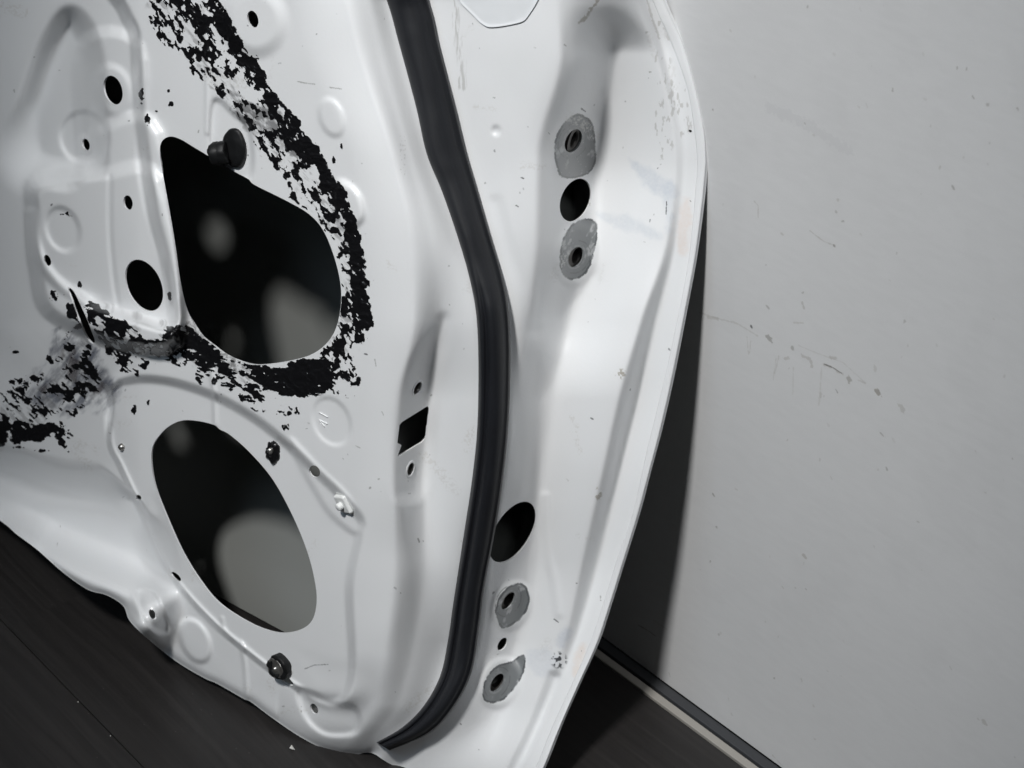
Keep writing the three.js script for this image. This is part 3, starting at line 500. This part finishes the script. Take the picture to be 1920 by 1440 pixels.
// broken rivet nut by the speaker opening: a dark gummy lump over a torn steel stub
function lump(geo, amp, f, sd) { const p = geo.attributes.position; for (let i = 0; i < p.count; i++) { const x = p.getX(i) * 1000, y = p.getY(i) * 1000, z = p.getZ(i) * 1000, k = 1 + amp * (fbm(x / f + 9, z / f + y / f, 3, sd) - 0.5) * 2; p.setXYZ(i, x * k / 1000, y * (1 + 1.5 * (k - 1)) / 1000, z * k / 1000); } geo.computeVertexNormals(); return geo; }
{
  const g = mount('rivet_stub', lump(lathe([[0, 3.4], [1.4, 3.6], [2.4, 2.6], [3, 1.6], [4.4, 2.4], [5.6, 2], [6.8, 1], [7.4, -0.2], [7.4, -3]], 40), 0.3, 2.2, 5), M.tar, 512, 848, 0.4, { label: 'dark broken rivet with sticky residue' });
  g.scale.set(0.95, 1, 1.3);
  const c = part('rivet_core', lump(lathe([[0, 4.6], [1.5, 4.4], [2.2, 3], [2.4, 1]], 20), 0.25, 1.2, 6), M.steel, g); c.position.set(-0.0006, 0, -0.0014);
}
// white nylon screw grommet
{
  const m = mount('nylon_grommet', mergeGeometries([new RoundedBoxGeometry(0.014, 0.005, 0.014, 3, 0.0015).toNonIndexed(), lathe([[9.4, -2], [9.6, -0.6], [9, 0], [0, 0.4]]).toNonIndexed()]), M.nylon, 645, 944, 1.6, { spin: 0.5, label: 'white nylon screw grommet' });
  const pin = part('grommet_pin', lathe([[0, 6.4], [2.2, 6.2], [2.8, 5.4], [2.8, 2]]), M.nylon, m); pin.position.set(0, 0, 0);
}
// rubber plug with a screw in it
{
  const m = mount('rubber_plug', lump(lathe([[4.5, 1], [5, 5], [7, 6.4], [9.6, 6.2], [10.4, 5], [10.2, 2], [9.4, 0], [9.4, -1]], 40), 0.16, 5, 12), M.blackPlastic, 529, 1247, 0.5, { label: 'black rubber plug holding a worn screw' });
  part('plug_screw', lump(lathe([[0, 7.4], [1.6, 7.2], [2.2, 5.6], [5.2, 5.4], [7.6, 6.6], [8.2, 6], [8, 3]], 36), 0.14, 3, 13), M.steel, m).position.set(-0.001, 0, 0.0012);
}
// small rivet
mount('small_rivet', lathe([[0, 3], [1.6, 2.8], [2.6, 1.6], [3, 0], [3, -1]]), M.steel, 229, 838, 0.3, { label: 'small bright rivet' });
// black push clip at the corner of the upper opening
{
  const f = frameAt(441, 276, 1), q = new THREE.Quaternion().setFromUnitVectors(new THREE.Vector3(0, 1, 0), new THREE.Vector3(...N));
  const c = new THREE.Group(); c.name = 'push_clip'; c.position.set(...f.p); c.quaternion.copy(q); c.userData.label = 'black plastic push clip hooked on the edge of the upper opening'; door.add(c);
  const disc = part('clip_washer', lump(lathe([[0, 3.6], [4, 3.8], [7, 4], [8, 3], [10.5, 3], [12, 1.6], [11.6, 0.2], [10, 0]], 40), 0.1, 9, 7), M.blackPlastic, c);
  disc.scale.set(0.9, 1, 1.16);
  const body = part('clip_body', lump(lathe([[0, 8], [3, 8], [3.4, 9.6], [5.6, 9.8], [7.6, 8.4], [8.4, 6], [8.6, 1], [7.6, 0], [8.4, -1], [8.2, -7], [6.6, -8], [0, -8]], 36), 0.12, 5, 8), M.blackPlastic, c);
  body.position.copy(new THREE.Vector3(...at(412, 286, 6)).sub(new THREE.Vector3(...f.p)).applyQuaternion(q.clone().invert()));
  body.scale.set(0.92, 0.72, 0.92);
  body.quaternion.copy(q.clone().invert()).multiply(new THREE.Quaternion().setFromUnitVectors(new THREE.Vector3(0, 1, 0), new THREE.Vector3(...nrm([UA[0] * -0.8 + N[0] * 0.45, UA[1] * -0.8 - 0.2, UA[2] * -0.8 + N[2] * 0.45]))));
  const tongue = part('clip_tongue', new RoundedBoxGeometry(0.012, 0.01, 0.007, 2, 0.001), M.blackPlastic, c); tongue.position.set(-0.006, 0.001, 0.012); tongue.rotation.set(0.3, 0.5, 0.2);
}
// raised casting letters on the coin-shaped pressing
{
  const strokes = [[[598.5, 774], [614, 782.5]], [[598, 787.5], [613.5, 795.5]], [[598, 787.5], [608, 800]]];
  const geos = strokes.map(([a, b]) => {
    const rows = [-1.1, -0.7, 0, 0.7, 1.1], pts = [[], []], L = Math.hypot(b[0] - a[0], b[1] - a[1]), nx = -(b[1] - a[1]) / L, ny = (b[0] - a[0]) / L, A = [], B = [];
    for (let i = 0; i <= 6; i++) { const x = lerp(a[0], b[0], i / 6), y = lerp(a[1], b[1], i / 6); A.push([x - nx * 1.3, y - ny * 1.3]); B.push([x + nx * 1.3, y + ny * 1.3]); }
    return stripe(A, B, [0, 0.12, 0.35, 0.65, 0.88, 1], (s, x, y) => Wat(x, y) + (s === 0 || s === 1 ? -0.2 : s < 0.2 || s > 0.8 ? 0.45 : 0.75));
  });
  part('embossed_letters', mergeGeometries(geos), M.plain, panel, 'raised letters on a coin-shaped pressing');
}
// piece of clear film stuck to the jamb
{
  const p = catmull([[845, -40], [860, 0], [884, 26], [904, 45], [924, 51], [975, 42], [992, 27], [1012, -8], [1022, -45]], true, 6), gx = [], gy = [];
  for (let x = 836; x <= 1030; x += 2) gx.push(x); for (let y = -60; y <= 60; y += 2) gy.push(y);
  const sd = new Float32Array(gx.length * gy.length); for (let j = 0; j < gy.length; j++) for (let i = 0; i < gx.length; i++) sd[j * gx.length + i] = sdPoly(p, gx[i], gy[j]);
  part('film_patch', cutSheet(gx, gy, sd, (x, y) => Wat(x, y) + 0.5 + 0.4 * sst(6, 0, sdPoly(p, x, y)) + 0.4 * fbm(x / 30, y / 30, 2, 141), (x, y, n) => n.map(v => -v * 0.0012)), M.film, door, 'glossy film patch with a raised rim at the top of the jamb');
}

// ---------------------------------------------------------------- wall
{
  const S = 2048, o = onWall(1180, 700), x0 = o[0] - 0.45, y0 = 0, ext = 0.95;
  const a = new Float32Array(S * S * 3), base = [0.625, 0.628, 0.632];
  for (let k = 0; k < S * S; k++) { const i = k % S, j = (k / S) | 0, n = 1 + 0.03 * (fbm(i / 160, j / 160, 3, 201) - 0.5) + 0.05 * (fbm(i / 26, j / 7, 3, 203) - 0.5) - 0.02 * sst(0.58, 0.75, fbm(i / 90, j / 130, 4, 207)) + 0.02 * (hash(i, j, 9) - 0.5); for (let c = 0; c < 3; c++) a[k * 3 + c] = base[c] * n; }
  const tx = (x, y) => { const p = onWall(x, y); return [(p[0] - x0) / ext * S, (p[1] - y0) / ext * S]; };
  const mark = (pts, wd, col, al, rough = 1) => {
    const q = pts.map(p => tx(...p)), b = bbox(q), m = wd + 4;
    for (let j = Math.max(0, Math.floor(b[1] - m)); j <= Math.min(S - 1, b[3] + m); j++) for (let i = Math.max(0, Math.floor(b[0] - m)); i <= Math.min(S - 1, b[2] + m); i++) {
      const c = 0.78 * al * sst(wd + 0.6, wd - 0.6, sdLine(q, i, j) + (fbm(i / 4, j / 4, 3, 211) - 0.45) * wd * 2.2 * rough); const k = (j * S + i) * 3;
      if (c > 0) for (let e = 0; e < 3; e++) a[k + e] = lerp(a[k + e], col[e], c);
    }
  };
  const D = [0.2, 0.19, 0.17], G = [0.42, 0.41, 0.39], P = [0.52, 0.515, 0.505];
  mark([[1544, 684], [1560, 690], [1578, 701]], 2.2, G, 0.8); mark([[1545, 683], [1562, 690], [1577, 700]], 0.9, [0.06, 0.055, 0.045], 0.95, 0.4);
  mark([[1590, 708], [1592, 713]], 4.5, [0.33, 0.32, 0.3], 0.9); mark([[1643, 734], [1647, 739]], 4.5, [0.25, 0.23, 0.2], 0.9); mark([[1688, 762], [1692, 768]], 5, G, 0.7);
  mark([[1504, 668], [1518, 674], [1522, 688]], 3, G, 0.75); mark([[1438, 632], [1446, 640]], 4, D, 0.7); mark([[1408, 612], [1409, 614]], 2.2, [0.04, 0.04, 0.04], 1, 0.3);
  mark([[1310, 586], [1340, 596], [1380, 606], [1420, 630]], 1.3, G, 0.55); mark([[1326, 595], [1345, 598]], 2.4, G, 0.6); mark([[1400, 632], [1403, 664]], 0.9, G, 0.6); mark([[1407, 640], [1405, 662]], 0.9, G, 0.6);
  mark([[1460, 668], [1452, 700]], 1.2, G, 0.6); mark([[1455, 672], [1449, 712]], 1, G, 0.5); mark([[1470, 672], [1476, 672]], 3, G, 0.7); mark([[1485, 652], [1486, 655]], 2.4, D, 0.6);
  mark([[1487, 690], [1486, 740]], 1.2, P, 0.8); mark([[1540, 690], [1535, 760]], 1.4, P, 0.8); mark([[1497, 648], [1530, 662], [1580, 680], [1622, 718]], 1, G, 0.45); mark([[1558, 671], [1568, 672]], 3, G, 0.7);
  mark([[1436, 573], [1441, 579]], 1.6, D, 0.6); mark([[1504, 567], [1507, 578]], 2, G, 0.8); mark([[1488, 605], [1505, 606]], 1.6, G, 0.6); mark([[1640, 690], [1640, 694]], 3, G, 0.5); mark([[1650, 812], [1656, 818]], 1.4, D, 0.6);
  mark([[1336, 926], [1339, 931]], 1.6, D, 0.8); mark([[1608, 713], [1622, 719]], 1, G, 0.6); mark([[1567, 731], [1570, 736]], 1.6, [0.2, 0.2, 0.2], 0.8); mark([[1336, 206], [1336.5, 206.5]], 2, D, 0.9); mark([[1414, 378], [1421, 386], [1421, 408]], 1, G, 0.7);
  mark([[1518, 433], [1532, 444], [1546, 454], [1563, 460]], 0.9, G, 0.8); mark([[1563, 460], [1564, 461]], 2, D, 0.8); mark([[1440, 204], [1480, 218], [1520, 238], [1590, 284]], 8, [0.55, 0.55, 0.56], 0.55);
  mark([[1196, 1172], [1214, 1182], [1228, 1192]], 1, D, 0.8); mark([[1225, 1163], [1250, 1180]], 2, P, 0.7); mark([[1506, 1042], [1510, 1047]], 3, G, 0.9); mark([[1254, 1262], [1256, 1268]], 2, G, 0.8); mark([[1466, 1100], [1469, 1104]], 1.6, G, 0.8); mark([[1843, 1353], [1846, 1356]], 3.5, G, 0.8); mark([[1906, 204], [1907, 205]], 1.8, D, 0.8);
  mark([[1448, 1416], [1468, 1438]], 1, G, 0.8);
  for (let i = 0; i < 90; i++) { const x = 1300 + rnd() * 620, y = rnd() * 1440; mark([[x, y], [x + rnd() * 5 - 2, y + rnd() * 5]], 0.6 + rnd() * 1.5, rnd() < 0.3 ? D : G, 0.3 + 0.4 * rnd()); }
  for (let i = 0; i < 40; i++) { const t = rnd(), x = lerp(1280, 1500, t), y = lerp(1318, 1488, t) - 3 - rnd() * 8; mark([[x, y], [x + 4 + rnd() * 8, y + 3 + rnd() * 6]], 0.8 + rnd() * 1.2, G, 0.5); }
  const m = new THREE.MeshPhysicalMaterial({ map: toMap(a, S), roughness: 0.55 });
  const shape = new THREE.PlaneGeometry(4, 2.2), uv = shape.attributes.uv, ps = shape.attributes.position;
  for (let i = 0; i < uv.count; i++) uv.setXY(i, (ps.getX(i) - 0.9 - x0) / ext, (ps.getY(i) + 1.1 - y0) / ext);
  shape.translate(-0.9, 1.1, 0);
  const back = new THREE.BoxGeometry(4, 2.2, 0.06); back.translate(-0.9, 1.1, -0.0325);
  const w = new THREE.Group(); w.name = 'wall'; w.userData = { kind: 'structure' }; scene.add(w);
  part('wall_face', shape, m, w); part('wall_core', back, new THREE.MeshStandardMaterial({ color: 0xdddddd, roughness: 0.8 }), w);
}
// ---------------------------------------------------------------- floor boards, dark shadow gap and pale trim strip along the wall
{
  const S = 1024, a = new Float32Array(S * S * 3);
  for (let k = 0; k < S * S; k++) { const i = k % S, j = (k / S) | 0, g = fbm(i / 140, j / 7 + 3 * vnoise(i / 120, j / 60, 301), 4, 303), f = fbm(i / 50, j / 3, 3, 305), v = 0.012 + 0.012 * g * g + 0.004 * (f - 0.5) + (hash(i, j, 11) > 0.99985 ? 0.08 : 0); a[k * 3] = v * 1.1; a[k * 3 + 1] = v; a[k * 3 + 2] = v * 0.97; }
  const map = toMap(a, S); map.wrapS = map.wrapT = THREE.RepeatWrapping;
  const fm = new THREE.MeshPhysicalMaterial({ map, roughness: 0.5 });
  const fl = new THREE.Group(); fl.name = 'floor'; fl.userData = { kind: 'structure' }; scene.add(fl);
  const p = onFloor(130, 1295)[2];                                // a board joint shows here
  const bw = 0.19, z0 = 0.022;
  let z = p; while (z > z0) z -= bw;
  for (let i = 0; z < 2.6; z += bw, i++) {
    const a0 = Math.max(z0, z) + 0.0003, a1 = z + bw - 0.0003; if (a1 - a0 < 0.01) continue;
    const g = new RoundedBoxGeometry(5, 0.02, a1 - a0, 2, 0.0006); g.translate(-0.9, -0.01, (a0 + a1) / 2);
    const uv = g.attributes.uv, ps = g.attributes.position; for (let k = 0; k < uv.count; k++) uv.setXY(k, ps.getX(k) / 0.9 + i * 0.37, ps.getZ(k) / 0.45 + i * 0.21);
    part('floor_board', g, fm, fl);
  }
  const sub = new THREE.BoxGeometry(5, 0.02, 3); sub.translate(-0.9, -0.035, 1.4); part('subfloor', sub, new THREE.MeshStandardMaterial({ color: 0x0b0b0b, roughness: 0.9 }), fl);
  const st = new THREE.Group(); st.name = 'floor_trim'; st.userData = { kind: 'structure' }; scene.add(st);
  const g1 = new RoundedBoxGeometry(5, 0.016, 0.0094, 2, 0.0008); g1.translate(-0.9, -0.009, 0.0049); part('dark_gasket', g1, new THREE.MeshStandardMaterial({ color: new THREE.Color(0.035, 0.037, 0.041), roughness: 0.7 }), st);
  const g2 = new RoundedBoxGeometry(5, 0.02, 0.0072, 2, 0.0008); g2.translate(-0.9, -0.009, 0.0176); part('pale_strip', g2, new THREE.MeshStandardMaterial({ color: new THREE.Color(0.3, 0.285, 0.26), roughness: 0.5 }), st);
}
// crumbs of white paint on the floor
{
  const m = new THREE.MeshStandardMaterial({ color: 0xcfcdc8, roughness: 0.8 }), g = new THREE.TetrahedronGeometry(1, 0);
  const list = [[548, 1404, 2.0], [147, 1316, 0.5], [207, 1380, 0.5]];
  list.forEach(([x, y, r], i) => { const p = onFloor(x, y), o = new THREE.Mesh(g, m); o.name = 'paint_chip' + (i ? '_' + String(i).padStart(3, '0') : ''); o.position.set(p[0], r * 0.0004, p[2]); o.scale.set(r * 0.002, r * 0.0008, r * 0.001); o.rotation.y = i * 1.3; o.castShadow = o.receiveShadow = true; o.userData = { label: i ? 'tiny pale crumb in the dark floor joint' : 'largest pale paint crumb on the dark floor below the door corner', category: 'paint chip', group: 'paint crumbs on the floor' }; scene.add(o); });
}
{ const p = at(985, 1510, Wat(975, 1510)), q = at(955, 1530, Wat(950, 1530)); if (0) console.log('hem foot', p.map(v => v.toFixed(3)), q.map(v => v.toFixed(3)), 'edge y1440', at(1018, 1440, -72).map(v => v.toFixed(3)), 'low', at(460, 1312, 0)[1].toFixed(3), at(697, 1412, -20)[1].toFixed(3), at(30, 1001, 4)[1].toFixed(3)); }
renderer.render(scene, camera);
